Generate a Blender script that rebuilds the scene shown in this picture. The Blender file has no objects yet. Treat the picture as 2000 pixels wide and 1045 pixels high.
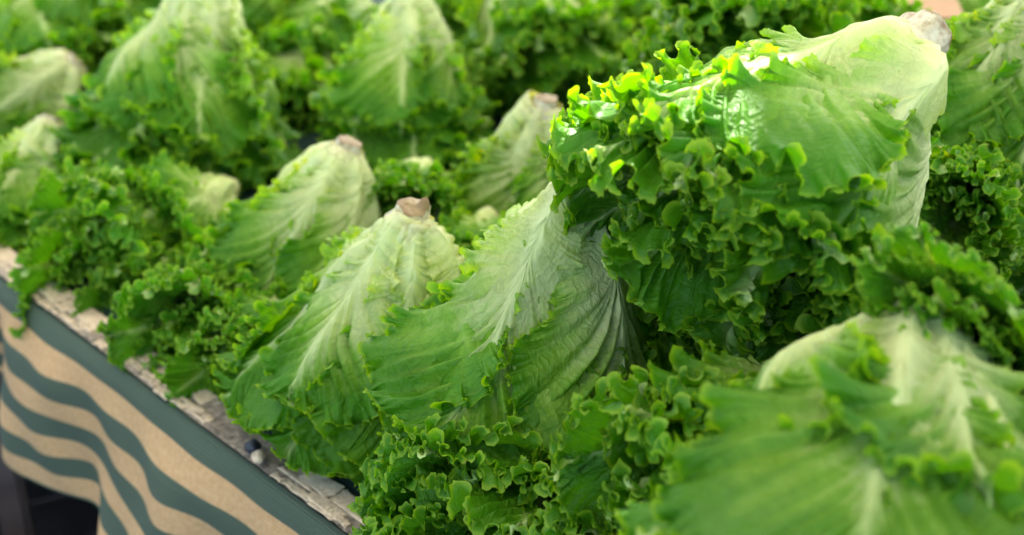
import bpy, math, os
import numpy as np
from mathutils import Vector, Matrix, Euler

sc = bpy.context.scene
COL = sc.collection
R = math.radians

# ------------------------------------------------------------------ camera
TABLE = 0.75
PITCH = R(30.0)
FPX = 50.0 / 36.0 * 2000.0
CAM = Vector((0.0, 0.0, TABLE + 0.745))
FWD = Vector((0, math.cos(PITCH), -math.sin(PITCH)))
UP = Vector((0, math.sin(PITCH), math.cos(PITCH)))
RT = Vector((1, 0, 0))


def at(px, py, depth):
    """point of the place seen at a pixel of the 2000x1045 photograph, at a depth in metres"""
    return CAM + FWD * depth + RT * ((px - 1000) / FPX * depth) + UP * (-(py - 522.5) / FPX * depth)


cam = bpy.data.cameras.new('camera')
cam.lens = 50.0
cam.sensor_width = 36.0
cam.clip_start = 0.02
cam.clip_end = 500
cam.dof.use_dof = True
cam.dof.focus_distance = 0.98
cam.dof.aperture_fstop = 4.5
camo = bpy.data.objects.new('camera', cam)
COL.objects.link(camo)
camo.location = CAM
camo.rotation_euler = (math.pi / 2 - PITCH, 0, 0)
sc.camera = camo

# ------------------------------------------------------------------ sky and sun
SUN_EL, SUN_AZ = R(41), R(14)      # azimuth from +Y (beyond the stall) towards +X
SUN_DIR = Vector((math.sin(SUN_AZ) * math.cos(SUN_EL), math.cos(SUN_AZ) * math.cos(SUN_EL), math.sin(SUN_EL)))
world = bpy.data.worlds.new('World')
sc.world = world
world.use_nodes = True
wn = world.node_tree.nodes
sky = wn.new('ShaderNodeTexSky')
sky.sky_type = 'NISHITA'
sky.sun_disc = False
sky.sun_elevation = SUN_EL
sky.sun_rotation = SUN_AZ
sky.dust_density = 2.0
world.node_tree.links.new(sky.outputs[0], wn['Background'].inputs[0])
wn['Background'].inputs[1].default_value = 0.15
sl = bpy.data.lights.new('sun', 'SUN')
sl.energy = 5.0
sl.angle = R(0.5)
sl.color = (1.0, 0.94, 0.84)
so = bpy.data.objects.new('sun', sl)
COL.objects.link(so)
so.rotation_euler = (-SUN_DIR).to_track_quat('-Z', 'Y').to_euler()
so.location = (2, 3, 6)
sc.view_settings.view_transform = 'Standard'
sc.view_settings.look = 'None'
sc.view_settings.exposure = 1.88
sc.view_settings.gamma = 1.0
sc.cycles.max_bounces = 8
sc.cycles.diffuse_bounces = 5
sc.cycles.transmission_bounces = 5
sc.cycles.use_denoising = True
sc.cycles.sample_clamp_indirect = 6.0


# ------------------------------------------------------------------ material helpers
def newmat(name):
    m = bpy.data.materials.new(name)
    m.use_nodes = True
    nt = m.node_tree
    for n in list(nt.nodes):
        nt.nodes.remove(n)
    out = nt.nodes.new('ShaderNodeOutputMaterial')
    return m, nt, out


class NB:
    """tiny node builder"""
    def __init__(s, nt):
        s.nt = nt

    def n(s, t, **kw):
        o = s.nt.nodes.new(t)
        for k, v in kw.items():
            setattr(o, k, v)
        return o

    def link(s, a, b):
        s.nt.links.new(a, b)

    def put(s, sock, v):
        if isinstance(v, bpy.types.NodeSocket):
            s.nt.links.new(v, sock)
        else:
            sock.default_value = v

    def math(s, op, a, b=0.0, clamp=False):
        o = s.n('ShaderNodeMath', operation=op, use_clamp=clamp)
        s.put(o.inputs[0], a)
        s.put(o.inputs[1], b)
        return o.outputs[0]

    def ramp(s, f, stops):
        o = s.n('ShaderNodeValToRGB')
        cr = o.color_ramp
        while len(cr.elements) < len(stops):
            cr.elements.new(0.5)
        for e, (p, c) in zip(cr.elements, stops):
            e.position = p
            e.color = (c, c, c, 1) if isinstance(c, (int, float)) else (*c, 1)
        s.put(o.inputs[0], f)
        return o.outputs[0]

    def mix(s, f, a, b, mode='MIX'):
        o = s.n('ShaderNodeMix', data_type='RGBA', blend_type=mode)
        s.put(o.inputs[0], f)
        s.put(o.inputs[6], a if isinstance(a, bpy.types.NodeSocket) else (*a, 1))
        s.put(o.inputs[7], b if isinstance(b, bpy.types.NodeSocket) else (*b, 1))
        return o.outputs[2]

    def noise(s, vec, scale, detail=3, rough=0.55, dist=0.0):
        o = s.n('ShaderNodeTexNoise')
        if vec is not None:
            s.link(vec, o.inputs['Vector'])
        o.inputs['Scale'].default_value = scale
        o.inputs['Detail'].default_value = detail
        o.inputs['Roughness'].default_value = rough
        o.inputs['Distortion'].default_value = dist
        return o.outputs[0]

    def voronoi(s, vec, scale, feature='DISTANCE_TO_EDGE', smooth=None):
        o = s.n('ShaderNodeTexVoronoi', feature=feature)
        if vec is not None:
            s.link(vec, o.inputs['Vector'])
        o.inputs['Scale'].default_value = scale
        return o.outputs[0]


def leaf_material(name, pale_c, mid_c, dark_c, edge_c, trans=0.42, yellow=0.0):
    m, nt, out = newmat(name)
    b = NB(nt)
    att = lambda k: b.n('ShaderNodeAttribute', attribute_name=k).outputs['Fac']
    pale, edge, rib, vein = att('pale'), att('edge'), att('rib'), att('vein')
    uv = b.n('ShaderNodeUVMap', uv_map='flat').outputs[0]
    info = b.n('ShaderNodeObjectInfo').outputs['Random']
    off = b.n('ShaderNodeVectorMath', operation='ADD')
    b.link(uv, off.inputs[0])
    cx = b.n('ShaderNodeCombineXYZ')
    b.put(cx.inputs[2], b.math('MULTIPLY', info, 13.0))
    b.link(cx.outputs[0], off.inputs[1])
    p = off.outputs[0]
    # large blotches shift the pale / green balance
    blot = b.noise(p, 3.2, 3)
    blot2 = b.noise(p, 14, 3)
    pp = b.math('ADD', pale, b.math('MULTIPLY', b.math('SUBTRACT', blot, 0.5), 0.5))
    pp = b.math('ADD', pp, b.math('MULTIPLY', b.math('SUBTRACT', blot2, 0.5), 0.3))
    pp = b.math('ADD', pp, b.math('MULTIPLY', vein, 0.30), True)
    c = b.mix(b.ramp(pp, [(0.12, 0.0), (0.52, 1.0)]), dark_c, mid_c)
    c = b.mix(b.ramp(pp, [(0.42, 0.0), (0.95, 1.0)]), c, pale_c)
    # bright margin
    ed = b.ramp(b.math('ADD', edge, b.math('MULTIPLY', b.math('SUBTRACT', blot2, 0.5), 0.25)), [(0.66, 0.0), (1.0, 1.0)])
    c = b.mix(b.math('MULTIPLY', ed, 0.85), c, edge_c)
    # pale ribs
    c = b.mix(b.math('MULTIPLY', rib, 0.85), c, tuple(min(1, v * 1.12) for v in pale_c))
    # net of small veins
    wob = b.n('ShaderNodeVectorMath', operation='ADD')
    b.link(p, wob.inputs[0])
    nv = b.n('ShaderNodeTexNoise')
    b.link(p, nv.inputs['Vector'])
    nv.inputs['Scale'].default_value = 9
    sc_ = b.n('ShaderNodeVectorMath', operation='SCALE')
    b.link(nv.outputs['Color'], sc_.inputs[0])
    sc_.inputs['Scale'].default_value = 0.09
    b.link(sc_.outputs[0], wob.inputs[1])
    st = b.n('ShaderNodeMapping')
    b.link(wob.outputs[0], st.inputs[0])
    st.inputs['Scale'].default_value = (1.35, 0.8, 1)
    v1 = b.voronoi(st.outputs[0], 10.0)
    v2 = b.voronoi(st.outputs[0], 29.0)
    net = b.math('MAXIMUM', b.ramp(v1, [(0.0, 1.0), (0.045, 0.0)]), b.math('MULTIPLY', b.ramp(v2, [(0.0, 1.0), (0.08, 0.0)]), 0.4))
    net = b.math('MULTIPLY', net, b.math('SUBTRACT', 1.0, rib))
    c = b.mix(b.math('MULTIPLY', net, 0.20), c, (0.12, 0.24, 0.035))
    # faint rust specks on the pale parts
    sp = b.ramp(b.noise(p, 34, 2), [(0.74, 0.0), (0.82, 1.0)])
    c = b.mix(b.math('MULTIPLY', b.math('MULTIPLY', sp, pp), 0.35), c, (0.30, 0.16, 0.05))
    bs_ = att('base')
    bn = b.ramp(b.noise(p, 11, 4, 0.65), [(0.66, 0.0), (0.72, 1.0)])
    c = b.mix(b.math('MULTIPLY', bn, b.math('ADD', b.math('MULTIPLY', edge, 0.5), 0.08), True), c, (0.20, 0.13, 0.035))
    c = b.mix(b.ramp(b.math('ADD', bs_, b.math('MULTIPLY', b.math('SUBTRACT', blot2, 0.5), 0.5)), [(0.35, 0.0), (0.9, 0.85)]), c, (0.68, 0.66, 0.40))
    rs = b.ramp(b.noise(p, 20, 4, 0.7), [(0.52, 0.0), (0.66, 1.0)])
    c = b.mix(b.math('MULTIPLY', b.math('MULTIPLY', rs, bs_), 0.55, True), c, (0.33, 0.17, 0.06))
    hsv = b.n('ShaderNodeHueSaturation')
    b.put(hsv.inputs['Value'], b.math('ADD', b.math('MULTIPLY', info, 0.24), 0.88))
    b.put(hsv.inputs['Hue'], b.math('ADD', b.math('MULTIPLY', b.noise(p, 1.7, 1), 0.03), 0.485))
    b.link(c, hsv.inputs['Color'])
    c = hsv.outputs[0]
    # relief: blisters between the veins, raised net
    hgt = b.math('ADD', b.math('MULTIPLY', b.ramp(v1, [(0.0, 0.0), (0.22, 1.0)]), 0.8), b.math('MULTIPLY', b.noise(p, 30, 4), 0.5))
    hgt = b.math('ADD', hgt, b.math('MULTIPLY', b.ramp(v2, [(0.0, 0.0), (0.2, 1.0)]), 0.25))
    strand = b.noise(None, 1, 2)
    sm = b.n('ShaderNodeMapping')
    b.link(p, sm.inputs[0])
    sm.inputs['Scale'].default_value = (60, 2.2, 1)
    b.link(sm.outputs[0], strand.node.inputs['Vector'])
    hgt = b.math('ADD', b.math('MULTIPLY', hgt, b.math('SUBTRACT', 1.0, rib)), b.math('MULTIPLY', b.math('MULTIPLY', strand, rib), 0.9))
    bp = b.n('ShaderNodeBump')
    bp.inputs['Strength'].default_value = 0.55
    bp.inputs['Distance'].default_value = 0.0016
    b.link(hgt, bp.inputs['Height'])
    bs = b.n('ShaderNodeBsdfPrincipled')
    b.link(c, bs.inputs['Base Color'])
    b.put(bs.inputs['Roughness'], b.math('ADD', b.math('MULTIPLY', blot2, 0.22), 0.36))
    bs.inputs['Specular IOR Level'].default_value = 0.33
    b.link(bp.outputs[0], bs.inputs['Normal'])
    tr = b.n('ShaderNodeBsdfTranslucent')
    tc = b.mix(0.8, c, (1.0, 0.97, 0.12), 'MULTIPLY')
    tcg = b.n('ShaderNodeHueSaturation')
    tcg.inputs['Saturation'].default_value = 1.1
    tcg.inputs['Value'].default_value = 1.6
    b.link(tc, tcg.inputs['Color'])
    b.link(tcg.outputs[0], tr.inputs['Color'])
    b.link(bp.outputs[0], tr.inputs['Normal'])
    mx = b.n('ShaderNodeMixShader')
    b.put(mx.inputs[0], b.math('MULTIPLY', b.math('SUBTRACT', 1.0, b.math('MULTIPLY', rib, 0.6)), trans))
    b.link(bs.outputs[0], mx.inputs[1])
    b.link(tr.outputs[0], mx.inputs[2])
    b.link(mx.outputs[0], out.inputs[0])
    return m


PALE, MID, DARK, EDGE = (0.60, 0.68, 0.30), (0.25, 0.47, 0.035), (0.09, 0.28, 0.008), (0.33, 0.52, 0.022)
M_LEAF = leaf_material('lettuce_leaf', PALE, MID, DARK, EDGE)


def stem_material():
    m, nt, out = newmat('lettuce_stem')
    b = NB(nt)
    tc = b.n('ShaderNodeTexCoord').outputs['Object']
    cut = b.n('ShaderNodeAttribute', attribute_name='cut').outputs['Fac']
    nz = b.noise(tc, 90, 4)
    c = b.mix(b.ramp(nz, [(0.35, 0.0), (0.75, 1.0)]), (0.68, 0.64, 0.44), (0.52, 0.46, 0.27))
    br = b.ramp(b.math('ADD', cut, b.math('MULTIPLY', b.math('SUBTRACT', b.noise(tc, 140, 4), 0.5), 1.5)), [(0.42, 0.0), (0.8, 1.0)])
    c = b.mix(br, c, (0.25, 0.165, 0.06))
    ring = b.ramp(b.noise(tc, 45, 4, 0.7), [(0.48, 0.0), (0.62, 1.0)])
    c = b.mix(b.math('MULTIPLY', ring, b.math('MULTIPLY', cut, 0.6)), c, (0.40, 0.31, 0.15))
    bp = b.n('ShaderNodeBump')
    bp.inputs['Distance'].default_value = 0.002
    bp.inputs['Strength'].default_value = 0.8
    b.link(b.noise(tc, 160, 5), bp.inputs['Height'])
    bs = b.n('ShaderNodeBsdfPrincipled')
    b.link(c, bs.inputs['Base Color'])
    bs.inputs['Roughness'].default_value = 0.5
    bs.inputs['Subsurface Weight'].default_value = 0.15
    bs.inputs['Subsurface Radius'].default_value = (0.01, 0.008, 0.004)
    b.link(bp.outputs[0], bs.inputs['Normal'])
    b.link(bs.outputs[0], out.inputs[0])
    return m


M_STEM = stem_material()


# ------------------------------------------------------------------ leaf geometry
def sstep(a, b, x):
    t = np.clip((x - a) / (b - a), 0, 1)
    return t * t * (3 - 2 * t)


def noise1(rng, x, lam, n=3):
    """smooth noise of a 1-D coordinate with main wavelength lam, about -1..1"""
    o = 0
    for i in range(n):
        o = o + np.sin(x * 2 * np.pi / (lam * rng.uniform(0.75, 1.6)) + rng.uniform(0, 6.28)) / n
    return o * 1.5


def wave(rng, a, lam, jit=0.45):
    """a wave whose phase wanders and whose height varies; returns wave and its double-frequency slip"""
    ph = 2 * np.pi * a / lam + jit * 2.2 * noise1(rng, a, lam * 2.7) + rng.uniform(0, 6.28)
    amp = 0.78 + 0.42 * noise1(rng, a, lam * 2.1)
    return amp * np.sin(ph), -amp * np.sin(2 * ph)


HA_ = 0.00045
DG = np.array([0, .8, 1.6, 2.4, 3.3, 4.3, 5.4, 6.7, 8.3, 10.2, 12.5, 15.2, 18.5, 22.5, 27.0, 33.0]) * 0.001


def frill_strip(seed, n=760, g1=1.6, d1=0.011, g2=1.0, d2=0.003, lam=0.014, iters=420, stiff=0.3, far=12):
    """relax a strip whose margin has grown longer than its root: natural curls (periodic along its length)"""
    rng = np.random.default_rng(seed)
    m = len(DG)
    P = np.zeros((n, m, 3))
    a = np.arange(n) * HA_
    Lp = n * HA_
    P[:, :, 0] = a[:, None]
    P[:, :, 1] = -DG[None, :]
    per = lambda k: np.sin(2 * np.pi * k * a / Lp + rng.uniform(0, 6.28))
    k0 = Lp / lam
    z = sum(per(int(k0 * q)) for q in (0.35, 0.5, 0.7, 0.85, 1.0, 1.15, 1.3)) * 0.0011
    P[:, :, 2] = z[:, None] * np.exp(-DG / 0.014)[None, :]
    P += rng.normal(0, 0.00004, P.shape) * (DG < 0.02)[None, :, None]
    mod = 1 + 0.25 * sum(per(rng.integers(3, 14)) for _ in range(5)) / 2
    gfull = (g1 * np.exp(-DG / d1) + g2 * np.exp(-DG / d2))[None, :] * mod[:, None]
    lc = np.diff(DG)
    shift = np.array([Lp, 0, 0])

    def solve(A, B, L0, k, wrap=0, wa=0.5, wb=0.5):
        d = B - A
        l = np.sqrt((d * d).sum(-1)) + 1e-12
        c = (k * (l - L0) / l)[..., None] * d
        return c

    W = np.ones(m); W[-1] = 0; W[-2] = 0.4

    def pass_a(step, par, L0, k, comp=False):
        nonlocal P
        # pairs i, i+step ; par selects independent sets
        idx = np.arange(par, n, 2 * step)
        for o in range(step):
            i = (idx + o)
            i = i[i < n]
            j = i + step
            wrapm = (j >= n)
            j = j % n
            A, B = P[i], P[j] + wrapm[:, None, None] * shift
            d = B - A
            l = np.sqrt((d * d).sum(-1)) + 1e-12
            e = (l - L0[i])
            if comp:
                e = np.minimum(e, 0)
            c = (k * 0.5 * e / l)[..., None] * d * W[None, :, None]
            P[i] += c
            P[j] -= c

    for it in range(iters):
        f = sstep(0, 0.75, it / iters)
        g = 1 + gfull * f
        L0 = HA_ * g
        for par in (0, 1):
            pass_a(1, par, L0, 0.9)
        # across
        for par in (0, 1):
            A, B = P[:, par:m - 1:2], P[:, par + 1:m:2]
            A, B = A[:, :B.shape[1]], B
            d = B - A
            l = np.sqrt((d * d).sum(-1)) + 1e-12
            c = (0.9 * (l - lc[par::2][None, :B.shape[1]]) / l)[..., None] * d
            wa = W[par:m - 1:2][:B.shape[1]]; wb = W[par + 1:m:2]
            s = wa + wb + 1e-9
            P[:, par:m - 1:2][:, :B.shape[1]] += c * (wa / s)[None, :, None]
            P[:, par + 1:m:2] -= c * (wb / s)[None, :, None]
        # diagonals
        Ld = np.sqrt((0.5 * (L0[:, 1:] + L0[:, :-1])) ** 2 + lc[None, :] ** 2)
        for s1 in (0, 1):
            nx = np.roll(P, -1, 0); nx[-1] += shift
            A = P[:, s1:m - 1 + s1]
            B = nx[:, 1 - s1:m - s1]
            d = B - A
            l = np.sqrt((d * d).sum(-1)) + 1e-12
            c = (0.22 * (l - Ld) / l)[..., None] * d
            P[:, s1:m - 1 + s1] += c * W[None, s1:m - 1 + s1, None]
            cb = np.roll(c, 1, 0)
            P[:, 1 - s1:m - s1] -= cb * W[None, 1 - s1:m - s1, None]
        # bending: keep second and fourth neighbours apart
        for st, kk in ((2, stiff), (5, stiff), (far, stiff * 0.35)):
            nx = np.roll(P, -st, 0); nx[-st:] += shift
            d = nx - P
            l = np.sqrt((d * d).sum(-1)) + 1e-12
            e = np.minimum(l - st * L0 * (0.985 if st < 8 else 0.80), 0)
            c = (kk * 0.5 * e / l)[..., None] * d * W[None, :, None]
            P += c
            P -= np.roll(c, st, 0)
        for st, kk in ((2, stiff * 0.8),):
            d = P[:, st:] - P[:, :-st]
            l = np.sqrt((d * d).sum(-1)) + 1e-12
            l0 = (DG[st:] - DG[:-st])[None]
            e = np.minimum(l - l0 * 0.97, 0)
            c = (kk * 0.5 * e / l)[..., None] * d
            P[:, :-st] += c * W[None, :-st, None]
            P[:, st:] -= c * W[None, st:, None]
        # keep the frill within a slab
        P[:, :, 2] -= 0.03 * (P[:, :, 2] - np.clip(P[:, :, 2], -0.014, 0.014))
        if it < iters * 0.6:
            P[:, :-2] += rng.normal(0, 0.00002, P[:, :-2].shape)
    # jagged little teeth along the rim, pointing the way the rim points
    out = P[:, 0] - P[:, 2]
    out /= np.linalg.norm(out, axis=-1, keepdims=True) + 1e-12
    k = rng.uniform(0, 6.28)
    ph = np.cumsum(rng.uniform(0.6, 1.4, n)); ph *= round(n / 3.7) / ph[-1]
    saw = 1 - np.abs((ph % 1) * 2 - 1)
    amp = 0.0034 * (0.75 + 0.5 * np.repeat(rng.uniform(-1, 1, n // 8 + 1), 8)[:n])
    t = (saw - 0.35) * amp
    ph2 = np.cumsum(rng.uniform(0.4, 1.6, n)); ph2 *= round(n / 13) / ph2[-1]
    lobe = (np.abs(np.sin(np.pi * ph2)) ** 0.7 - 0.6) * 0.0036
    for q, w, w2 in ((0, 1.0, 1.0), (1, 0.45, 0.85), (2, 0.15, 0.62), (3, 0.0, 0.35), (4, 0.0, 0.15)):
        P[:, q] += out * (-lobe * w2 + t * w)[:, None]
    U = P.copy()
    U[:, :, 0] -= a[:, None]
    U[:, :, 1] += DG[None, :]
    U -= (U[:, -1:] ) * 0
    return P, U


STRIPS = [frill_strip(1, g1=1.7, g2=0.7, d1=0.010, lam=0.013, far=12)[1], frill_strip(2, g1=1.4, g2=1.0, d1=0.009, lam=0.012, far=10)[1],
          frill_strip(3, g1=1.5, g2=1.1, d1=0.0085, lam=0.011, stiff=0.22, far=9)[1], frill_strip(4, g1=1.2, g2=1.2, d1=0.010, lam=0.015, stiff=0.22, far=12)[1]]


def strip_lookup(U, a, d):
    """bilinear, periodic along a; zero beyond the strip"""
    n = U.shape[0]
    fa = (a / HA_) % n
    i0 = np.floor(fa).astype(int)
    wa = (fa - i0)[..., None]
    i0 %= n
    i1 = (i0 + 1) % n
    fd = np.interp(d, DG, np.arange(len(DG)))
    j0 = np.minimum(np.floor(fd).astype(int), len(DG) - 2)
    wd = (fd - j0)[..., None]
    v = (U[i0, j0] * (1 - wa) + U[i1, j0] * wa) * (1 - wd) + (U[i0, j0 + 1] * (1 - wa) + U[i1, j0 + 1] * wa) * wd
    return v * (d < DG[-1])[..., None]


OUT_Y = np.array([0, .06, .14, .25, .38, .52, .66, .78, .88, .95, .99, 1.0])
OUT_W = np.array([.20, .19, .22, .34, .52, .70, .88, .98, .95, .74, .36, 0.0])


FS = 0.66      # size of the curls


def leaf_mesh(name, seed, L=0.24, W=0.085, a0=62, a1=22, a2=34, r0=0.012, kap=1.15, h=0.00045, skip=1,
              frill=1.0, roll=0.0, twist=0.0, pale=1.0, thick=1.0, sink=0.0, vfan=0.70, wavy=1.0, pleat=1.0):
    rng = np.random.default_rng(seed)
    # outline: dense polyline, arc-length resampled
    u = np.linspace(0, 1, 900)
    k = np.linspace(0, 1, len(OUT_Y))
    oy, ow = np.interp(u, k, OUT_Y), np.interp(u, k, OUT_W)
    ker = np.hanning(91); ker /= ker.sum()
    pad = lambda z, lo, hi: np.convolve(np.concatenate([np.full(45, z[0]) if lo else 2 * z[0] - z[45:0:-1], z,
                                        (-z[-2:-47:-1] if hi == 'odd' else z[-2:-47:-1])]), ker, 'valid')
    oy2, ow2 = pad(oy, True, 'even'), pad(ow, True, 'odd')
    oy = oy2 / oy2[-1] * L
    ow = np.maximum(ow2, 0) * W
    ow[-1] = 0
    al = np.concatenate([[0], np.cumsum(np.hypot(np.diff(oy), np.diff(ow)))])
    P = al[-1]
    # rows: coarse near the base, fine where the margin is frilled
    base = np.arange(0, 0.12 * P, max(0.0016, h))
    h = h * FS
    s = np.concatenate([base, np.arange(base[-1] + h, P - h * 0.5, h), [P]])
    ns = len(s)
    oy, ow = np.interp(s, al, oy), np.interp(s, al, ow)
    ty, tw = np.gradient(oy, s), np.gradient(ow, s)
    ln = np.hypot(ty, tw); ty, tw = ty / ln, tw / ln
    ty[-1], tw[-1] = 0.0, -1.0
    ry = np.maximum.accumulate(oy * (0.93 - vfan * np.clip(ow / W, 0, 1) ** 1.2))
    lat = np.hypot(ow, oy - ry)
    # across samples: those of the frill strip at the margin, a few more to the rib
    dg = FS * (DG if skip == 1 else DG[[0, 1, 3, 5, 7, 9, 11, 13, 15]])
    sc_ = np.minimum(1, lat * 0.8 / dg[-1])[:, None]
    To = 1 - dg[None, :] * sc_ / np.maximum(lat[:, None], 1e-6)          # margin .. inwards
    nin = 7 if skip == 1 else 5
    Ti = To[:, -1:] * (np.arange(nin) / nin)[None, ::-1] ** 1.15
    half_T = np.concatenate([To, Ti], 1)                                  # 1 .. 0
    T = np.concatenate([half_T, half_T[:, -2::-1]], 1)
    nh = half_T.shape[1] - 1
    sg = np.concatenate([-np.ones(nh), [1.0], np.ones(nh)])[None, :]
    S = s[:, None]
    a = (P - S) * sg + rng.uniform(0, 0.3)                 # arc length: continuous over the tip
    a = a + np.zeros_like(T)
    X = ow[:, None] * T ** 1.5 * sg
    Y = ry[:, None] + (oy - ry)[:, None] * T ** 0.80
    D = lat[:, None] * (1 - T)
    g = frill * (0.16 + 0.84 * sstep(0.10, 0.46, Y / L))
    f1 = np.exp(-D / 0.016)
    f2 = np.exp(-D / 0.0085)
    w1, q1 = wave(rng, a, 0.036 * rng.uniform(0.85, 1.25))
    w0 = noise1(rng, a, 0.11)
    U = FS * strip_lookup(STRIPS[rng.integers(0, len(STRIPS))], a / FS + rng.uniform(0, 0.3), D / FS)
    flip = rng.choice([-1, 1])
    N = g * (wavy * 0.0085 * f1 * w1 + wavy * 0.006 * f1 * w0 + flip * U[..., 2])
    tau = g * (0.0045 * f1 * q1 + U[..., 0])
    ext = g * (0.0045 * f1 * noise1(rng, a, 0.07) + U[..., 1])
    # low bulges over the blade, quilting between the side veins
    lx, ly = X, Y
    for i in range(6):
        kx, ky = rng.normal(0, 26), rng.normal(0, 26)
        N = N + 0.0027 * np.sin(kx * lx + ky * ly + rng.uniform(0, 6.28))
    for i in range(7):
        kx, ky = rng.normal(0, 120), rng.normal(0, 120)
        N = N + 0.00055 * np.sin(kx * lx + ky * ly + rng.uniform(0, 6.28)) * sstep(0.02, 0.2, T)
    sp = 0.019
    vq = ry[:, None] / sp + 0.25 * np.where(sg > 0, 1, 0) + 0.45 * noise1(rng, S, 0.08) + 0.25 * noise1(rng, T + S * 3, 0.6)
    dv = np.abs((vq + 0.5) % 1.0 - 0.5)
    vv = np.exp(-(dv / 0.13) ** 2) * sstep(0.0, 0.12, T) * (1 - 0.75 * T)
    vq2 = vq * 3 + 0.5
    dv2 = np.abs((vq2 + 0.5) % 1.0 - 0.5)
    vv2 = np.exp(-(dv2 / 0.2) ** 2) * sstep(0.05, 0.3, T) * (1 - 0.6 * T)
    relp = sstep(0.25, 0.6, Y / L)
    N = N + pleat * 0.0034 * np.sin(2 * np.pi * (vq * 0.9 + 0.3)) * np.sin(np.pi * np.clip(T, 0, 1)) * relp * (0.75 + 0.9 * noise1(rng, S, 0.07))
    N = N + (0.0017 * vv + 0.0008 * vv2) * (0.6 + 0.5 * noise1(rng, S, 0.09))
    # midrib, thick at the base
    wr = 0.0020 + 0.0080 * (1 - np.clip(Y / L, 0, 1)) ** 1.5
    ribp = np.exp(-(X / wr) ** 2)
    N = N + thick * ribp * (0.0014 + 0.0062 * (1 - np.clip(Y / L, 0, 1)) ** 0.9)
    # cup across, roll of the sides, twist
    xr = X / (W + 1e-6)
    N = N + roll * xr ** 2 * 0.03 + twist * xr * 0.018 - sink
    # tangential slip along the margin and extension across it
    nx, ny = ty[:, None] * sg, -tw[:, None] * np.ones_like(sg)
    X2 = X - tau * tw[:, None] + ext * nx
    Y2 = Y - tau * ty[:, None] * sg + ext * ny
    # the seam over the tip must close
    # bell profile
    yy = np.linspace(0, L * 1.15, 200)
    v = yy / L
    al_ = R(1) * (a1 + (a0 - a1) * np.exp(-v / 0.13) + (a2 - a1) * sstep(0.55, 1.05, v))
    rr = r0 + np.concatenate([[0], np.cumsum(np.sin(al_[:-1]) * np.diff(yy))])
    zz = np.concatenate([[0], np.cumsum(np.cos(al_[:-1]) * np.diff(yy))])
    Yc = np.clip(Y2, 0, L * 1.15)
    rI, zI, aI = np.interp(Yc, yy, rr), np.interp(Yc, yy, zz), np.interp(Yc, yy, al_)
    rc = np.maximum(rI * kap, 0.012)
    phi = X2 / rc
    ro = (N * np.cos(aI))
    px = (rI - rc) + (rc + ro) * np.cos(phi)
    py = (rc + ro) * np.sin(phi)
    pz = zI - N * np.sin(aI)
    co = np.stack([px, py, pz], -1)
    m = co.shape[1]
    # close the tip: average both sides of the last row
    last = (co[-1] + co[-1, ::-1]) / 2
    co[-1] = last
    nv = ns * m
    idx = np.arange(nv).reshape(ns, m)
    half = m // 2
    idx[-1, half + 1:] = idx[-1, :half][::-1]
    A, B, C_, D_ = idx[:-1, :-1], idx[:-1, 1:], idx[1:, 1:], idx[1:, :-1]
    quads = np.stack([A, D_, C_, B], -1).reshape(-1, 4)
    used = np.zeros(nv, bool); used[quads.ravel()] = True
    remap = np.cumsum(used) - 1
    quads = remap[quads]
    co = co.reshape(-1, 3)[used]
    me = bpy.data.meshes.new(name)
    me.vertices.add(len(co)); me.vertices.foreach_set('co', co.astype(np.float32).ravel())
    me.loops.add(quads.size); me.loops.foreach_set('vertex_index', quads.astype(np.int32).ravel())
    me.polygons.add(len(quads))
    me.polygons.foreach_set('loop_start', np.arange(0, quads.size, 4, dtype=np.int32))
    me.update(calc_edges=True)
    me.shade_smooth()
    edge = np.exp(-D / 0.007) * np.clip(g / max(frill, .01), 0.3, 1)
    rel = np.clip(Y / L, 0, 1)
    pl = pale * (1.16 - 1.08 * rel ** 1.15) * (1 - 0.28 * T ** 2) + 0.22 * np.exp(-(X / (wr * 2.4)) ** 2) - 0.12
    pl = pl - 0.45 * f1 * sstep(0.3, 0.75, rel)
    attrs = {'base': np.exp(-Y / 0.016) * np.ones_like(X), 'pale': pl, 'edge': edge, 'rib': ribp * (1 - 0.35 * rel) , 'vein': vv + 0.5 * vv2}
    for kx, val in attrs.items():
        at_ = me.attributes.new(kx, 'FLOAT', 'POINT')
        at_.data.foreach_set('value', np.clip(np.broadcast_to(val, (ns, m)), -1, 2).reshape(-1)[used].astype(np.float32))
    uvl = me.uv_layers.new(name='flat')
    uvv = np.stack([np.broadcast_to(X, (ns, m)).reshape(-1)[used] * 10, np.broadcast_to(Y, (ns, m)).reshape(-1)[used] * 10], -1)
    uvl.data.foreach_set('uv', uvv[quads.ravel()].astype(np.float32).ravel())
    me.materials.append(M_LEAF)
    return me


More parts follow.
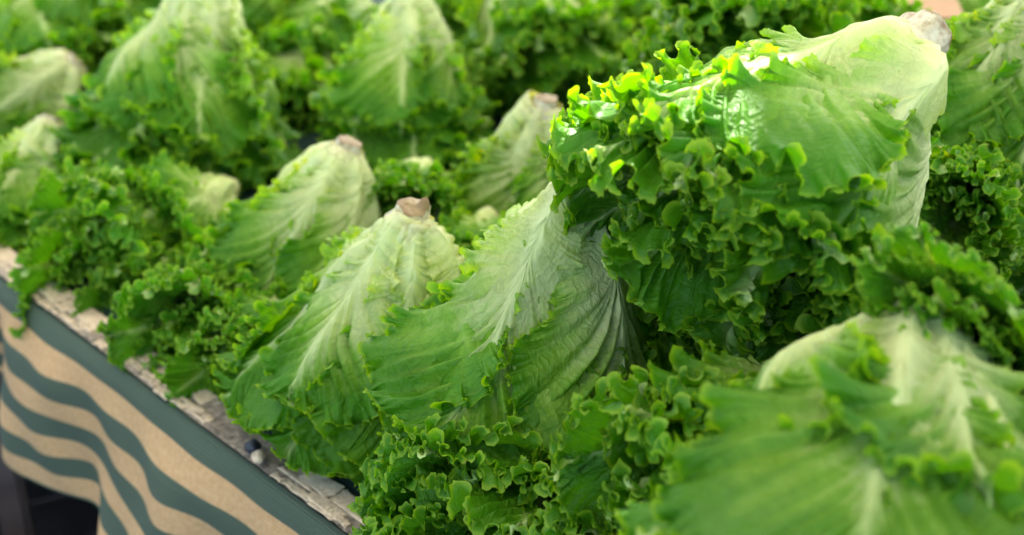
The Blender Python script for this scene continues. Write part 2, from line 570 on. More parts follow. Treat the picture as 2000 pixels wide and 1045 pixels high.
def stem_mesh(name, seed, r=0.0145, h=0.0085, nub=False):
    """the cut butt: a short flared stump with an uneven browned cut"""
    rng = np.random.default_rng(seed)
    prof = [(0.2, 0.035), (0.75, 0.030), (0.95, 0.018), (1.0, 0.008), (0.92, 0.0), (0.90, -0.35), (0.88, -0.7), (0.86, -0.92), (0.80, -1.0), (0.60, -1.03), (0.35, -1.0), (0.12, -0.98)]
    n = 40
    ang = np.linspace(0, 2 * np.pi, n, endpoint=False)
    w = 1 + 0.07 * np.sin(3 * ang + rng.uniform(0, 6)) + 0.05 * np.sin(5 * ang + rng.uniform(0, 6)) + 0.03 * np.sin(9 * ang + rng.uniform(0, 6))
    co, cut = [], []
    tilt = rng.uniform(-0.25, 0.25)
    for k, (pr, pz) in enumerate(prof):
        z = pz if pz > 0 else pz * h
        for i, t in enumerate(ang):
            rad = r * pr * w[i] * (1.35 if pz > 0 else 1)
            zz = z + (0 if pz > -0.5 else tilt * rad * math.cos(t) + rng.normal(0, 0.0003))
            if nub and pz < -0.8:
                zz -= 0.011 * math.exp(-((math.cos(t) * rad) ** 2 + (math.sin(t) * rad + r * .5) ** 2) / (r * .30) ** 2)
            co.append((rad * math.cos(t), rad * math.sin(t), zz))
            cut.append(1.0 if pz < -0.97 else (0.75 if pz < -0.9 else (0.5 if pz < -.6 else (0.3 if pz <= 0 else 0.1))))
    faces = []
    for k in range(len(prof) - 1):
        for i in range(n):
            j = (i + 1) % n
            faces.append((k * n + i, (k + 1) * n + i, (k + 1) * n + j, k * n + j))
    faces.append(tuple((len(prof) - 1) * n + i for i in range(n))[::-1])
    me = bpy.data.meshes.new(name)
    me.from_pydata(co, [], faces)
    me.shade_smooth()
    a_ = me.attributes.new('cut', 'FLOAT', 'POINT')
    a_.data.foreach_set('value', cut)
    me.materials.append(M_STEM)
    return me


def link(name, me, parent=None):
    o = bpy.data.objects.new(name, me)
    COL.objects.link(o)
    if parent is not None:
        o.parent = parent
    return o


def frame(butt, tip, roll=0.0):
    z = (tip - butt).normalized()
    e1 = (CAM - butt)
    e1 = (e1 - z * e1.dot(z)).normalized()
    e2 = z.cross(e1)
    M = Matrix((e1, e2, z)).transposed().to_4x4()
    return Matrix.Translation(butt) @ M @ Matrix.Rotation(R(roll), 4, 'Z')


GROUP = 'upturned heads of curly green lettuce heaped on the stall'


def lettuce(label, butt, tip, leaves, scale=1.0, roll=0.0, stem=None, squash=(1, 1, 1)):
    root = bpy.data.objects.new('lettuce', None)
    COL.objects.link(root)
    root.empty_display_size = 0.05
    root['label'] = label
    root['category'] = 'lettuce'
    root['group'] = GROUP
    root.matrix_world = frame(at(*butt), at(*tip), roll)
    root.scale = (scale * squash[0], scale * squash[1], scale * squash[2])
    link('stem', stem or STEMS[0], root)
    for me, az, dx, tz, sc_ in leaves:
        o = link('leaf', me, root)
        o.rotation_euler = (R(tz), 0, R(az))
        o.location = (0, 0, dx)
        o.scale = (sc_, sc_, sc_)
    return root


STEMS = [stem_mesh('stem', 3), stem_mesh('stem', 8, 0.0150, 0.007, True), stem_mesh('stem', 12, 0.022, 0.022)]


def outer_leaf(seed, name='outer_leaf', **kw):
    rng = np.random.default_rng(seed)
    opt = dict(L=0.24 * rng.uniform(0.93, 1.06), W=0.09 * rng.uniform(0.95, 1.12), a0=rng.uniform(46, 58), a1=rng.uniform(23, 28),
               a2=rng.uniform(26, 46), r0=0.012, kap=rng.uniform(1.05, 1.2), frill=1.0, twist=rng.uniform(-0.6, 0.6),
               roll=rng.uniform(-0.1, 0.35), sink=rng.uniform(0, 0.006))
    opt.update(kw)
    return leaf_mesh(name, seed, **opt)


def middle_leaf(seed, **kw):
    rng = np.random.default_rng(seed)
    opt = dict(L=0.235 * rng.uniform(0.92, 1.04), W=0.080 * rng.uniform(0.9, 1.08), a0=38, a1=rng.uniform(17, 22),
               a2=rng.uniform(30, 52), r0=0.008, kap=1.1, twist=rng.uniform(-.5, .5), pale=0.85, frill=1.1)
    opt.update(kw)
    return leaf_mesh('middle_leaf', seed, **opt)


def inner_leaf(seed, **kw):
    rng = np.random.default_rng(seed)
    opt = dict(L=0.225 * rng.uniform(0.92, 1.02), W=0.072 * rng.uniform(0.9, 1.08), a0=28, a1=rng.uniform(5, 11),
               a2=rng.uniform(8, 30), r0=0.004, kap=1.2, pale=0.75, frill=1.1)
    opt.update(kw)
    return leaf_mesh('inner_leaf', seed, **opt)


def compose(seed, outers, O, Mi, I, nm=6, ni=5, no=0):
    """leaves of a head: the given outer ones (azimuth, mesh), then middle and inner ones from shared shapes"""
    rng = np.random.default_rng(seed)
    out = [(me, az, 0.0, 0, 1.0) for az, me in outers]
    for i in range(no):
        out.append((O[rng.integers(len(O))], i * 360 / no + rng.uniform(-16, 16), 0.0, rng.uniform(-4, 4), rng.uniform(0.92, 1.06)))
    for i in range(nm):
        out.append((Mi[rng.integers(len(Mi))], i * 360 / nm + rng.uniform(-20, 20), 0.004, rng.uniform(-5, 5), rng.uniform(0.9, 1.06)))
    for i in range(ni):
        out.append((I[rng.integers(len(I))], i * 360 / ni + rng.uniform(-25, 25), 0.006, rng.uniform(-6, 6), rng.uniform(0.88, 1.05)))
    return out

#@@SCENE
# ------------------------------------------------------------------ ground
def plain(name, col, rough=0.8, nscale=30, amt=0.3, bump=0.002, metal=0.0):
    m, nt, out = newmat(name)
    b = NB(nt)
    tc = b.n('ShaderNodeTexCoord').outputs['Object']
    n1 = b.noise(tc, nscale, 5, 0.65)
    n2 = b.noise(tc, nscale * 0.17, 3)
    f = b.math('ADD', b.math('MULTIPLY', n1, 0.6), b.math('MULTIPLY', n2, 0.4))
    c = b.mix(b.ramp(f, [(0.35, 0.0), (0.65, 1.0)]), tuple(v * (1 - amt) for v in col), tuple(min(1, v * (1 + amt)) for v in col))
    bs = b.n('ShaderNodeBsdfPrincipled')
    b.link(c, bs.inputs['Base Color'])
    bs.inputs['Roughness'].default_value = rough
    bs.inputs['Metallic'].default_value = metal
    bp = b.n('ShaderNodeBump')
    bp.inputs['Distance'].default_value = bump
    b.link(n1, bp.inputs['Height'])
    b.link(bp.outputs[0], bs.inputs['Normal'])
    b.link(bs.outputs[0], out.inputs[0])
    return m


def boxmesh(name, size, loc, mat, bev=0.004, rot=(0, 0, 0)):
    import bmesh
    bm = bmesh.new()
    bmesh.ops.create_cube(bm, size=1)
    bmesh.ops.scale(bm, vec=size, verts=bm.verts)
    bmesh.ops.bevel(bm, geom=bm.edges[:], offset=bev, segments=2, affect='EDGES')
    me = bpy.data.meshes.new(name)
    bm.to_mesh(me)
    bm.free()
    me.materials.append(mat)
    return me


def gridmesh(name, P, mat, uv=None):
    nu, nv = P.shape[:2]
    idx = np.arange(nu * nv).reshape(nu, nv)
    q = np.stack([idx[:-1, :-1], idx[1:, :-1], idx[1:, 1:], idx[:-1, 1:]], -1).reshape(-1, 4)
    me = bpy.data.meshes.new(name)
    me.vertices.add(nu * nv); me.vertices.foreach_set('co', P.astype(np.float32).ravel())
    me.loops.add(q.size); me.loops.foreach_set('vertex_index', q.astype(np.int32).ravel())
    me.polygons.add(len(q)); me.polygons.foreach_set('loop_start', np.arange(0, q.size, 4, dtype=np.int32))
    me.update(calc_edges=True)
    me.shade_smooth()
    if uv is not None:
        l = me.uv_layers.new(name='flat')
        l.data.foreach_set('uv', uv.reshape(-1, 2)[q.ravel()].astype(np.float32).ravel())
    me.materials.append(mat)
    return me


M_GROUND = plain('dark_ground', (0.035, 0.033, 0.034), 0.9, 14, 0.4, 0.006)
gx = np.linspace(-60, 60, 61)
G = np.stack(np.meshgrid(gx, gx, indexing='ij') + [np.zeros((61, 61))], -1)
g = link('ground', gridmesh('ground', G, M_GROUND))
g['kind'] = 'structure'

# ------------------------------------------------------------------ table and cloth
def on_table(px, py, z=TABLE):
    d = at(px, py, 1.0) - CAM
    return CAM + d * ((z - CAM.z) / d.z)


E0, E1 = on_table(682, 1045), on_table(-10, 530)
E0.z = E1.z = 0
DE = (E1 - E0).normalized()                 # along the edge, away from the camera
NO = Vector((DE.y, -DE.x, 0))
if NO.y > 0:
    NO = -NO                                # horizontal, out of the table


def epos(a, out, z):
    return E0 + DE * a + NO * out + Vector((0, 0, z))


M_WOOD = plain('weathered_wood', (0.16, 0.12, 0.09), 0.8, 25, 0.3)
table = bpy.data.objects.new('market_table', None)
COL.objects.link(table)
table['label'] = 'long market table hidden under the green and cream striped cloth'
table['category'] = 'table'
A0, A1 = -0.9, 2.6
mid = (A0 + A1) / 2
ang = math.atan2(DE.y, DE.x)
tm = boxmesh('tabletop', (A1 - A0, 2.4, 0.03), None, M_WOOD)
o = link('tabletop', tm, table)
o.location = epos(mid, -1.2 - 0.006, TABLE - 0.022)
o.rotation_euler = (0, 0, ang)
lm = boxmesh('leg', (0.04, 0.04, TABLE - 0.04), None, M_WOOD)
for a in (A0 + 0.1, 0.9, A1 - 0.1):
    for w in (-0.08, -2.2):
        o = link('leg', lm, table)
        o.location = epos(a, w, (TABLE - 0.04) / 2)
        o.rotation_euler = (0, 0, ang)

# striped cloth
BANDS = 0.0248


def cloth_material(top=False):
    m, nt, out = newmat('striped_awning_cloth' if not top else 'green_cloth')
    b = NB(nt)
    uv = b.n('ShaderNodeUVMap', uv_map='flat').outputs[0]
    sx = b.n('ShaderNodeSeparateXYZ')
    b.link(uv, sx.inputs[0])
    v = sx.outputs[1]
    n1 = b.noise(uv, 26, 5, 0.7)
    n0 = b.noise(uv, 5, 3)
    # bands: v counts stripes
    vv = b.math('ADD', v, b.math('MULTIPLY', b.math('SUBTRACT', n1, 0.5), 0.05))
    fr = b.math('FRACT', b.math('MULTIPLY', vv, 0.5))
    band = b.ramp(fr, [(0.0, 0.0), (0.49, 0.0), (0.505, 1.0), (0.985, 1.0), (1.0, 0.0)])
    green = b.mix(b.ramp(n1, [(0.3, 0.0), (0.75, 1.0)]), (0.045, 0.105, 0.065), (0.095, 0.155, 0.098))
    dust = b.ramp(b.noise(uv, 48, 4, 0.8), [(0.5, 0.0), (0.72, 1.0)])
    green = b.mix(b.math('MULTIPLY', dust, 0.30), green, (0.26, 0.22, 0.16))
    cream = b.mix(b.ramp(n0, [(0.3, 0.0), (0.7, 1.0)]), (0.80, 0.46, 0.19), (0.93, 0.61, 0.29))
    cream = b.mix(b.math('MULTIPLY', dust, 0.25), cream, (0.38, 0.26, 0.15))
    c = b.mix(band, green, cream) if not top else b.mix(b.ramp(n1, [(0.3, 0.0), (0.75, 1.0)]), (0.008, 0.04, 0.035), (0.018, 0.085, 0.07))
    # fine woven ribs along the stripes
    mp = b.n('ShaderNodeMapping')
    b.link(uv, mp.inputs[0])
    mp.inputs['Scale'].default_value = (0.6, 7.0, 1)
    wv = b.n('ShaderNodeTexWave', bands_direction='Y')
    b.link(mp.outputs[0], wv.inputs['Vector'])
    wv.inputs['Scale'].default_value = 0.5 if not top else 0.32
    wv.inputs['Distortion'].default_value = 2.0
    wv.inputs['Detail'].default_value = 3
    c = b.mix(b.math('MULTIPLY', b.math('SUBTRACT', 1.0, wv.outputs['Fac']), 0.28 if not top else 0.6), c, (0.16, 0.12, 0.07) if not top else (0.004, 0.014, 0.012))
    bs = b.n('ShaderNodeBsdfPrincipled')
    b.link(c, bs.inputs['Base Color'])
    bs.inputs['Roughness'].default_value = 0.75
    bp = b.n('ShaderNodeBump')
    bp.inputs['Distance'].default_value = 0.0012
    b.link(b.math('ADD', wv.outputs['Fac'], b.math('MULTIPLY', n1, 0.6)), bp.inputs['Height'])
    b.link(bp.outputs[0], bs.inputs['Normal'])
    b.link(bs.outputs[0], out.inputs[0])
    return m


M_CLOTH = cloth_material()
M_GREENTOP = cloth_material(True)


_p = on_table(110, 590)
ALEFT = (Vector((_p.x, _p.y, 0)) - E0).dot(DE)


def fold(a, w):
    """how far the hanging cloth stands out, growing towards its lower hem"""
    k = np.clip(w / 0.22, 0, 1)
    wave_ = (np.sin(2 * np.pi * (a / 0.235 - 0.5 * w / 0.3) + 2.5 + 0.5 * np.sin(a * 9)) + 0.35 * np.sin(2 * np.pi * a / 0.11 + 2))
    return 0.010 + 0.035 * k + 0.030 * k ** 0.8 * wave_ * 0.66 - 0.075 * k * sstep(ALEFT, ALEFT + 0.13, a) + 0.002 * np.sin(a * 70 + w * 60)


na, nw = 420, 70
a_ = np.linspace(A0, A1, na)[:, None]
w_ = np.linspace(0.0, BANDS * 8.1, nw)[None, :]
hem = 1 + 0.035 * np.sin(a_ * 13) + 0.02 * np.sin(a_ * 31)
w2 = w_ * hem
rad = 0.012
outw = np.where(w_ < 0.02, rad * np.sin(np.clip(w_ / 0.02, 0, 1) * 1.5), rad)
outw = outw + fold(a_, w2) * sstep(0.0, 0.06, w2)
zz = TABLE - np.maximum(w2 - 0.006, 0) * 0.93 - 0.0 - 0.0008
sag = 0.004 * np.sin(a_ * 17) * np.ones_like(w_)
Pc = np.stack([E0.x + DE.x * a_ + NO.x * outw, E0.y + DE.y * a_ + NO.y * outw, zz + 0 * a_], -1)
UVc = np.stack([(a_ + 0 * w_) / BANDS, (w_ + 0 * a_) / BANDS], -1)
cloth = bpy.data.objects.new('tablecloth', None)
COL.objects.link(cloth)
cloth['label'] = 'green and cream striped awning cloth hanging in folds over the table edge at lower left'
cloth['category'] = 'tablecloth'
link('hanging_panel', gridmesh('hanging_panel', Pc, M_CLOTH, UVc), cloth)
# green sheet over the tabletop
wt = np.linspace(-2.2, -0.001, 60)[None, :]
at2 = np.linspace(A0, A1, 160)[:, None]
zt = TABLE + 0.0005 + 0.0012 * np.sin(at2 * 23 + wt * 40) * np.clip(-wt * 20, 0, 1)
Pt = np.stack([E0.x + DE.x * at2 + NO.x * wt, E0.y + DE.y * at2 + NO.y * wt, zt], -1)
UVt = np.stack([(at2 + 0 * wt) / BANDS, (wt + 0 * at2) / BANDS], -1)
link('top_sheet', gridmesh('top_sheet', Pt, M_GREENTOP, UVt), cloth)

# cracked cream trim lying along the table edge: separate flakes over a grey backing
M_FLAKE = plain('cracked_cream_coating', (0.76, 0.58, 0.37), 0.7, 60, 0.25, 0.002)
_nt = M_FLAKE.node_tree
_b = NB(_nt)
_bs = [n for n in _nt.nodes if n.type == 'BSDF_PRINCIPLED'][0]
_src = _bs.inputs['Base Color'].links[0].from_socket
_g = _b.n('ShaderNodeNewGeometry').outputs['Position']
_mp = _b.n('ShaderNodeMapping')
_b.link(_g, _mp.inputs[0])
_vo = _b.ramp(_b.voronoi(_mp.outputs[0], 210), [(0.0, 1.0), (0.07, 0.0)])
_mk = _b.ramp(_b.noise(_g, 55, 4, 0.7), [(0.46, 0.0), (0.56, 1.0)])
_pit = _b.ramp(_b.noise(_g, 330, 3, 0.6), [(0.60, 0.0), (0.68, 1.0)])
_dk = _b.math('MAXIMUM', _b.math('MULTIPLY', _vo, _mk), _b.math('MULTIPLY', _pit, 0.6))
_b.link(_b.mix(_b.math('MULTIPLY', _dk, 0.85), _src, (0.10, 0.07, 0.045)), _bs.inputs['Base Color'])
M_CRUMB = plain('grey_crumbled_backing', (0.34, 0.27, 0.19), 0.9, 150, 0.8, 0.003)
M_BLACK = plain('dark_pebble', (0.025, 0.028, 0.035), 0.5, 40, 0.3)
rng = np.random.default_rng(77)
nb = 700
ab = np.linspace(A0, A1, nb)[:, None]
wb = np.linspace(-0.030, 0.0018, 14)[None, :]
nz = np.zeros((nb, 14))
for i in range(26):
    kx, ky = rng.normal(0, 260), rng.normal(0, 260)
    nz += np.sin(kx * ab + ky * wb + rng.uniform(0, 6.28)) * 0.00022
Pb = np.stack([E0.x + DE.x * ab + NO.x * wb, E0.y + DE.y * ab + NO.y * wb, TABLE + 0.0035 + np.abs(nz) - np.maximum(wb + 0.0, 0) * 0.5], -1)
link('backing', gridmesh('backing', Pb, M_CRUMB), cloth)


def flake_mesh(name, pts, th, mat):
    """an irregular plate with a chamfered rim; pts are (a, w) on the table edge"""
    pts = np.array(pts)
    c = pts.mean(0)
    n = len(pts)
    co, fa = [], []
    for sc_, z in ((1.0, 0.0), (1.0, th * 0.6), (0.86, th)):
        for p in pts:
            q = c + (p - c) * sc_
            co.append((DE.x * (q[0] - c[0]) + NO.x * (q[1] - c[1]), DE.y * (q[0] - c[0]) + NO.y * (q[1] - c[1]), z + rng.normal(0, th * 0.06)))
    for k in range(2):
        for i in range(n):
            j = (i + 1) % n
            fa.append((k * n + i, k * n + j, (k + 1) * n + j, (k + 1) * n + i))
    fa.append(tuple(2 * n + i for i in range(n)))
    me = bpy.data.meshes.new(name)
    me.from_pydata(co, [], fa)
    import bmesh
    bm = bmesh.new(); bm.from_mesh(me); bmesh.ops.recalc_face_normals(bm, faces=bm.faces); bm.to_mesh(me); bm.free()
    me.materials.append(mat)
    return me, c


def cell(a0, a1, w0, w1, j=0.18):
    p = []
    for (x0, y0), (x1, y1) in (((a0, w0), (a1, w0)), ((a1, w0), (a1, w1)), ((a1, w1), (a0, w1)), ((a0, w1), (a0, w0))):
        for t in (0.0, 0.12, 0.4, 0.7, 0.9):
            p.append((x0 + (x1 - x0) * t + rng.normal(0, 0.0009), y0 + (y1 - y0) * t + rng.normal(0, 0.0009)))
    return p


def along(px, py):
    p = on_table(px, py)
    return (Vector((p.x, p.y, 0)) - E0).dot(DE)


TEAR0, TEAR1 = along(520, 915), along(412, 838)
for row, (w0, w1) in enumerate(((-0.031, -0.011), (-0.0108, -0.004), (-0.0038, 0.002))):
    a = -0.20
    while a < 1.6:
        ln = rng.uniform(*((0.030, 0.110), (0.012, 0.045), (0.010, 0.040))[row])
        gap = rng.uniform(0.0003, 0.0009) * (1, 1.6, 2)[row]
        miss = (0.0, 0.10, 0.22)[row]
        if TEAR0 < a + ln * .5 < TEAR1:
            miss = (0.25, 0.9, 0.8)[row]
        if rng.random() > miss:
            me, c = flake_mesh('flake', cell(a + gap, a + ln - gap, w0 + rng.normal(0, .0010) * (row > 0), w1 - gap * .5 + rng.normal(0, .0016)), (0.0016, 0.0015, 0.0012)[row] * rng.uniform(.85, 1.2), M_FLAKE)
            o = link('flake', me, cloth)
            o.location = epos(c[0], c[1], TABLE + 0.0045)
            o.rotation_euler = (rng.normal(0, 0.012), rng.normal(0, 0.012), rng.normal(0, 0.012))
        a += ln
import bmesh
for (a, w, r_, mt, lb) in ((TEAR0 * .75 + TEAR1 * .25, -0.006, 0.0075, M_BLACK, 'dark round pebble lying in the torn place of the cream edging'),
                       (TEAR0 * .93 + TEAR1 * .07, -0.001, 0.0065, M_FLAKE, 'white chip lying next to the dark pebble on the torn edging')):
    bm = bmesh.new()
    bmesh.ops.create_icosphere(bm, subdivisions=3, radius=r_)
    for v_ in bm.verts:
        v_.co *= 1 + 0.10 * math.sin(v_.co.x * 600 + 1) + 0.08 * math.sin(v_.co.y * 900)
        v_.co.z *= 0.75
    me = bpy.data.meshes.new('pebble'); bm.to_mesh(me); bm.free(); me.shade_smooth(); me.materials.append(mt)
    o = link('pebble', me)
    o.location = epos(a, w, TABLE + 0.011)
    o['label'] = lb; o['category'] = 'pebble'

# ------------------------------------------------------------------ things under and behind the stall
M_METAL = plain('brown_painted_metal', (0.085, 0.06, 0.048), 0.5, 20, 0.25, 0.001)
pole = bpy.data.objects.new('trestle_leg', None)
COL.objects.link(pole)
pole['label'] = 'slanting brown trestle leg standing below the striped cloth at the left margin'
pole['category'] = 'trestle leg'
p0, p1 = at(-30, 700, 1.66), at(50, 1120, 1.74)
dv_ = (p1 - p0).normalized()
o = link('bar', boxmesh('bar', (0.034, 0.034, 1.1), None, M_METAL, 0.006), pole)
pole.location = p0
o.rotation_euler = dv_.to_track_quat('Z', 'Y').to_euler()
o.location = dv_ * 0.30
o = link('foot', boxmesh('foot', (0.07, 0.07, 0.02), None, M_BLACK, 0.004), pole)
o.location = dv_ * 0.85
M_CRATE = plain('black_plastic_crate', (0.02, 0.02, 0.022), 0.45, 30, 0.3, 0.001)


def crate(px, py, d, rz, lab, mat, z0):
    root = bpy.data.objects.new('crate', None)
    COL.objects.link(root)
    p = at(px, py, d)
    root.location = (p.x, p.y, z0)
    root.rotation_euler = (0, 0, rz)
    root['label'] = lab
    root['category'] = 'crate'
    root['group'] = 'empty crates stacked under the stall'
    for sx in (-1, 1):
        for k in range(4):
            o = link('slat', boxmesh('slat', (0.012, 0.36, 0.04), None, mat, .002), root); o.location = (sx * .27, 0, .03 + k * .055)
            o = link('slat', boxmesh('slat', (0.53, 0.012, 0.04), None, mat, .002), root); o.location = (0, sx * .18, .03 + k * .055)
    for sx in (-1, 1):
        for sy in (-1, 1):
            o = link('corner_post', boxmesh('corner_post', (.025, .025, .24), None, mat, .002), root); o.location = (sx * .25, sy * .16, .12)
    o = link('base', boxmesh('base', (.52, .34, .012), None, mat, .002), root); o.location = (0, 0, .008)


crate(170, 1000, 1.75, 0.5, 'black slatted crate on the dark ground below the cloth hem', M_CRATE, 0.0)
crate(170, 1000, 1.75, 0.35, 'upper black slatted crate standing on the other crate below the cloth', M_CRATE, 0.25)

# a tan cardboard box behind the heap
M_BOX = plain('tan_cardboard', (0.60, 0.36, 0.20), 0.8, 20, 0.1)
box = bpy.data.objects.new('cardboard_box', None)
COL.objects.link(box)
box['label'] = 'tan cardboard box showing between the lettuces at the top edge'
box['category'] = 'box'
bp_ = at(1688, -22, 1.75)
box.location = bp_
box.rotation_euler = (0.35, 0.2, 0.5)
link('body', boxmesh('body', (0.16, 0.10, 0.08), None, M_BOX, .003), box)
o = link('flap', boxmesh('flap', (0.16, 0.05, 0.004), None, M_BOX, .001), box)
o.location = (0, -0.07, 0.035)
o.rotation_euler = (0.3, 0, 0)

# ------------------------------------------------------------------ unseen awning above the stall, its hole added to let a sun patch through
m, nt, out = newmat('white_canvas')
b = NB(nt)
d_ = b.n('ShaderNodeBsdfDiffuse'); d_.inputs[0].default_value = (0.75, 0.75, 0.72, 1)
t_ = b.n('ShaderNodeBsdfTranslucent'); t_.inputs[0].default_value = (0.80, 0.74, 0.62, 1)
mx = b.n('ShaderNodeMixShader'); mx.inputs[0].default_value = 0.45
b.link(d_.outputs[0], mx.inputs[1]); b.link(t_.outputs[0], mx.inputs[2]); b.link(mx.outputs[0], out.inputs[0])
M_CANVAS = m
HOLE = at(1105, 160, 0.88)  # spot the sun patch is aimed at; the canvas opening is placed from it
AZ = 2.45
hit = HOLE + SUN_DIR * ((AZ - HOLE.z) / SUN_DIR.z)
xs = np.concatenate([np.linspace(-1.7, hit.x - 0.16, 30), np.linspace(hit.x - .15, hit.x + .15, 31), np.linspace(hit.x + .16, 3.2, 30)])
ys = np.concatenate([np.linspace(-0.35, hit.y - 0.15, 30), np.linspace(hit.y - .14, hit.y + .14, 30), np.linspace(hit.y + .15, 4.2, 30)])
XX, YY = np.meshgrid(xs, ys, indexing='ij')
ZZ = AZ + 0.02 * np.sin(XX * 2.1) * np.sin(YY * 1.7)
bmw = bmesh.new()
vs = [[bmw.verts.new((XX[i, j], YY[i, j], ZZ[i, j])) for j in range(len(ys))] for i in range(len(xs))]
for i in range(len(xs) - 1):
    for j in range(len(ys) - 1):
        cx, cy = (xs[i] + xs[i + 1]) / 2 - hit.x, (ys[j] + ys[j + 1]) / 2 - hit.y
        if (cx / 0.125) ** 2 + (cy / 0.085) ** 2 < 1 + 0.3 * math.sin(9 * math.atan2(cy, cx)):
            continue  # canvas left open here to shape the patch of sun on the heap
        bmw.faces.new((vs[i][j], vs[i + 1][j], vs[i + 1][j + 1], vs[i][j + 1]))
me = bpy.data.meshes.new('canvas'); bmw.to_mesh(me); bmw.free(); me.shade_smooth(); me.materials.append(M_CANVAS)
awn = bpy.data.objects.new('unseen_market_awning', None)
COL.objects.link(awn)
awn['label'] = 'unseen white canvas awning shading the stall, with a small hole added for the sun patch'
awn['category'] = 'awning'
link('canvas', me, awn)
for x, y in ((-1.65, 4.1), (3.15, 4.1), (3.15, -.3), (-1.65, -.3)):
    o = link('pole', boxmesh('pole', (.04, .04, AZ - .02), None, M_METAL), awn)
    o.location = (x, y, AZ / 2)

# ------------------------------------------------------------------ lettuces
import time
t0 = time.time()
PO = [outer_leaf(500 + i, h=0.0006) for i in range(4)]
PM = [middle_leaf(520 + i, h=0.0005) for i in range(6)]
PI_ = [inner_leaf(540 + i, h=0.0005) for i in range(4)]
FO = [outer_leaf(600 + i, h=0.0010, skip=2, frill=1.25, L=0.165 + 0.011 * (i % 4), W=0.082, pale=1.15, a2=28 + 5 * i) for i in range(6)]
FM = [middle_leaf(620 + i, h=0.0010, skip=2, frill=1.3, a2=34 + 6 * i) for i in range(5)]
FI = [inner_leaf(640 + i, h=0.0010, skip=2, frill=1.2) for i in range(4)]
A_ = [(48, outer_leaf(101, L=0.205, W=0.125, a2=22, kap=1.35, roll=0.0, sink=0, twist=0.2)),
      (-24, outer_leaf(102, L=0.215, W=0.12, a2=18, kap=1.25, roll=0.0, pale=1.12, sink=0.003, twist=-0.2)),
      (105, outer_leaf(103, L=0.24, W=0.10, a2=24)), (-78, outer_leaf(104, W=0.11, L=0.23, a2=22)), (140, PO[0]), (-145, PO[1]), (180, PO[2])]
HA = compose(1, A_, PO, PM, PI_, 15, 11)
B_ = [(24, outer_leaf(201, W=0.10, L=0.215, kap=1.1, twist=0.2, sink=0, a2=42, pale=1.2)), (-50, outer_leaf(202, W=0.10, L=0.20, a2=30, sink=0.004, pale=1.15)),
      (82, outer_leaf(203, W=0.11, L=0.205, a2=44)), (-98, outer_leaf(204, L=0.235)), (135, PO[3]), (-145, PO[0]), (180, PO[1])]
HB = compose(2, B_, PO, PM, PI_, 8, 5)
C_ = [(38, outer_leaf(301, h=0.0006, W=0.075, L=0.175, pale=1.3, a2=34)), (-14, outer_leaf(302, h=0.0006, W=0.072, L=0.20, pale=1.25, a2=38)), (85, PO[2]),
      (-65, outer_leaf(303, h=0.0006, W=0.078, L=0.20, pale=1.25)), (135, PO[0]), (-120, PO[3]), (180, PO[1])]
HC = compose(3, C_, PO, PM, PI_, 7, 4)
J_ = [(4, outer_leaf(401, h=0.0006, W=0.092, L=0.235, kap=1.2, a0=66, a1=29, a2=36, pale=0.85, sink=-0.007)),
      (-40, outer_leaf(402, h=0.0006, W=0.085, L=0.215, a0=64, a1=30, a2=40, pale=0.85, sink=0.0)),
      (47, outer_leaf(403, h=0.0006, W=0.090, L=0.205, a0=66, a1=30, a2=44, sink=0.006)),
      (88, outer_leaf(404, h=0.0006, W=0.085, L=0.20, a1=30, a2=48)), (-85, outer_leaf(405, h=0.0006, W=0.085, L=0.205, a1=29)),
      (62, outer_leaf(406, h=0.0006, W=0.070, L=0.150, a1=31, a2=50, frill=1.3, sink=-0.012)),
      (-22, outer_leaf(407, h=0.0006, W=0.062, L=0.150, a1=31, a2=50, frill=1.3, sink=-0.012)),
      (135, PO[1]), (-135, PO[2]), (180, PO[3])]
HJ = compose(4, J_, PO, PM, PI_, 7, 5)
HK = compose(7, [(20, outer_leaf(701, L=0.22, W=0.10)), (-50, outer_leaf(702, L=0.22, W=0.09))], PO, PM, PI_, 8, 5, 5)
_fs = [50]


def far():
    _fs[0] += 1
    return compose(_fs[0], [], FO, FM, FI, 7, 5, 7)


lettuce('big lettuce lying on its side on top of the heap, sunlit along its upper edge', (1772, 105, 0.97), (1430, 465, 0.925), HA, 1.05, 0, STEMS[2])
lettuce('sharp pale lettuce in the middle, its stem hidden under the sunlit one', (1135, 360, 1.02), (1035, 745, 1.07), HB, 1.0, 0, STEMS[0])
lettuce('lettuce nearest the striped cloth, with a brown nub on its cut stem', (805, 418, 1.13), (735, 745, 1.20), HC, 1.0, 0, STEMS[1])
lettuce('lettuce with a flat tan cut stem right behind the one with the brown nub', (678, 290, 1.38), (565, 590, 1.43), far(), 1.0, 20, STEMS[0])
lettuce('blurred light lettuce spreading widest in the lower right foreground', (1790, 635, 0.78), (1725, 1060, 0.745), HJ, 1.0, 0, STEMS[0])
lettuce('frilly lettuce at the bottom beneath the sharp middle one', (1140, 890, 1.13), (1020, 1080, 1.03), HK, 0.95, 40)
lettuce('lettuce in the lower right with frills pointing at the camera, left of the foreground one', (1600, 740, 0.93), (1430, 950, 0.87), far(), 0.85, 70)
lettuce('half hidden pale lettuce between the middle one and the top centre one', (1065, 205, 1.45), (1010, 480, 1.52), far(), 0.95, 80)
lettuce('top centre lettuce with a bold white midrib facing the camera', (800, -15, 1.66), (800, 300, 1.70), far(), 1.0, 0, STEMS[0])
lettuce('widest blurred lettuce in the upper left with its stem above the picture edge', (400, -45, 1.62), (350, 290, 1.66), far(), 1.22, -25)
lettuce('blurred lettuce lying with a red brown cut stem on the far left', (140, 122, 1.82), (-30, 270, 1.82), far(), 0.95, 150)
lettuce('blurred lettuce at the extreme left edge behind the one with the red brown stem', (20, 108, 2.0), (-110, 240, 2.0), far(), 0.9, 100)
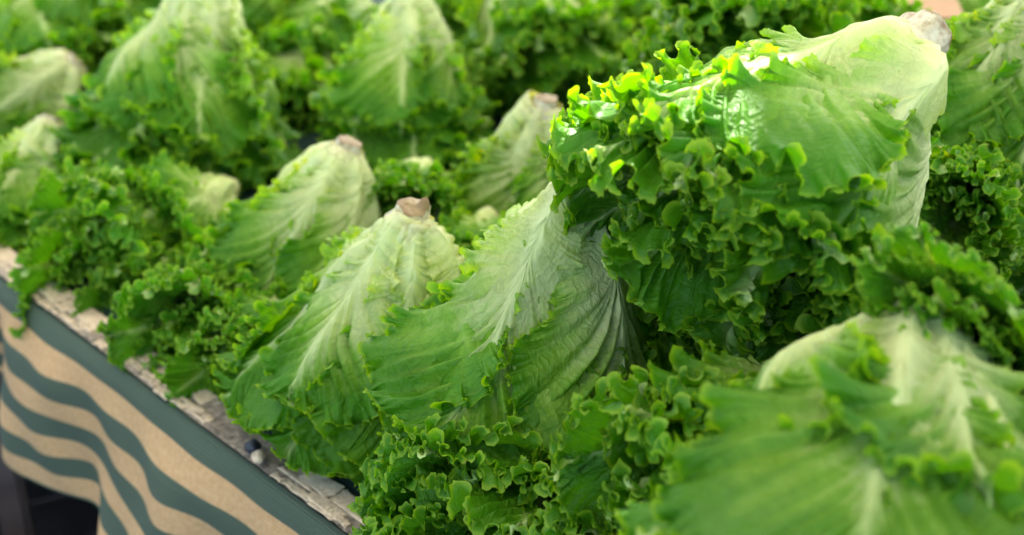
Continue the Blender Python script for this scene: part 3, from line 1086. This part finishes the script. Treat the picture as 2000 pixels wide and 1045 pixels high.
lettuce('pale lettuce leaning at the left edge above the cloth', (95, 240, 1.62), (20, 450, 1.60), far(), 0.85, 120)
lettuce('lettuce lying over the cloth edge on the left with its frills toward the camera', (440, 370, 1.56), (235, 500, 1.46), far(), 0.92, 170)
lettuce('yellowish lettuce far back in the top left corner', (60, -80, 2.0), (140, 110, 1.98), far(), 1.1, 20)
lettuce('lettuce far back between the widest blurred one and the top centre one', (640, -70, 2.0), (640, 140, 1.95), far(), 1.15, 210)
lettuce('frilly lettuce at the back just right of the top centre one', (1010, -90, 1.85), (1070, 140, 1.8), far(), 1.1, 200)
lettuce('dark frilly lettuce at the back behind the sunlit one', (1400, -130, 1.55), (1440, 60, 1.48), far(), 1.1, 60)
lettuce('frilly lettuce at the back under the tan cardboard box', (1690, -10, 1.7), (1700, 160, 1.6), far(), 0.9, 130)
lettuce('lettuce in the upper right corner with a long pale midrib running down', (2060, -60, 1.2), (1960, 250, 1.25), far(), 1.0, 250)
lettuce('dark lettuce at the right edge below the corner one', (2230, 330, 1.28), (2080, 520, 1.22), far(), 0.9, 300)
lettuce('blurred lettuce hanging its frills over the foreground one on the right', (1935, 640, 0.84), (1815, 700, 0.69), far(), 0.58, 10, squash=(0.6, 1, 1))
lettuce('frilly lettuce in the dark gap under the sunlit one', (1640, 420, 1.13), (1380, 600, 1.03), compose(91, [], PO, PM, PI_, 8, 7, 5), 0.85, 190)
lettuce('frilly lettuce in the dark hollow behind the one with the brown nub', (900, 400, 1.48), (880, 600, 1.42), far(), 0.8, 30)
lettuce('frilly lettuce under the left pair along the cloth edge', (560, 540, 1.5), (440, 660, 1.38), far(), 0.85, 95)
lettuce('frilly lettuce at the bottom edge between the middle and the foreground ones', (1330, 940, 1.05), (1250, 1130, 0.98), far(), 0.8, 15)
lettuce('low frilly lettuce in the hollow left of the top centre one', (560, 110, 1.92), (580, 260, 1.84), far(), 0.95, 140)
lettuce('low frilly lettuce behind the one with the red brown stem', (230, 40, 2.1), (200, 180, 2.0), far(), 0.9, 240)
lettuce('small blurred lettuce at the very back near the top centre of the heap', (1250, -60, 2.0), (1240, 90, 1.95), far(), 1.0, 33)
lettuce('blurred lettuce in the last row between the two top left ones', (280, -120, 2.1), (290, 30, 2.08), far(), 1.0, 75)
lettuce('blurred lettuce in the last row at the top edge right of the top centre one', (960, -140, 2.0), (950, 10, 2.0), far(), 1.0, 190)
lettuce('blurred lettuce in the last row at the top edge left of the tan box', (1550, -120, 1.9), (1560, 20, 1.9), far(), 1.0, 20)
lettuce('blurred green lettuce at the very back above the widest one', (510, -130, 1.98), (515, 50, 2.0), far(), 1.0, 20)
lettuce('blurred green lettuce at the very back on the far right of the tan box', (1880, -110, 1.9), (1860, 40, 1.9), far(), 1.1, 60)
lettuce('small frilly lettuce squeezed against the cracked edging at the far left', (195, 480, 1.56), (190, 568, 1.46), far(), 0.66, 20)
lettuce('small frilly lettuce squeezed against the cracked edging left of the front one', (440, 550, 1.42), (400, 632, 1.35), far(), 0.66, 200)
lettuce('small frilly lettuce in the gap left of the hidden pale one', (960, 430, 1.42), (920, 560, 1.36), far(), 0.62, 100)
lettuce('little frilly lettuce tucked low behind the two beside the cracked edging', (330, 520, 1.52), (300, 600, 1.43), far(), 0.62, 60)
lettuce('little frilly lettuce tucked low between the front one and the cracked edging', (560, 600, 1.34), (500, 690, 1.29), far(), 0.55, 310)
lettuce('little frilly lettuce filling the hollow right behind the brown nub', (830, 330, 1.50), (800, 420, 1.44), far(), 0.6, 150)
lettuce('little frilly lettuce in the dark gap right of the sunlit one', (1900, 350, 1.22), (1850, 440, 1.14), far(), 0.6, 230)
tri = sum(len(m.polygons) * 2 for m in bpy.data.meshes)
print('LETTUCES', time.time() - t0, 'TRIS', tri)
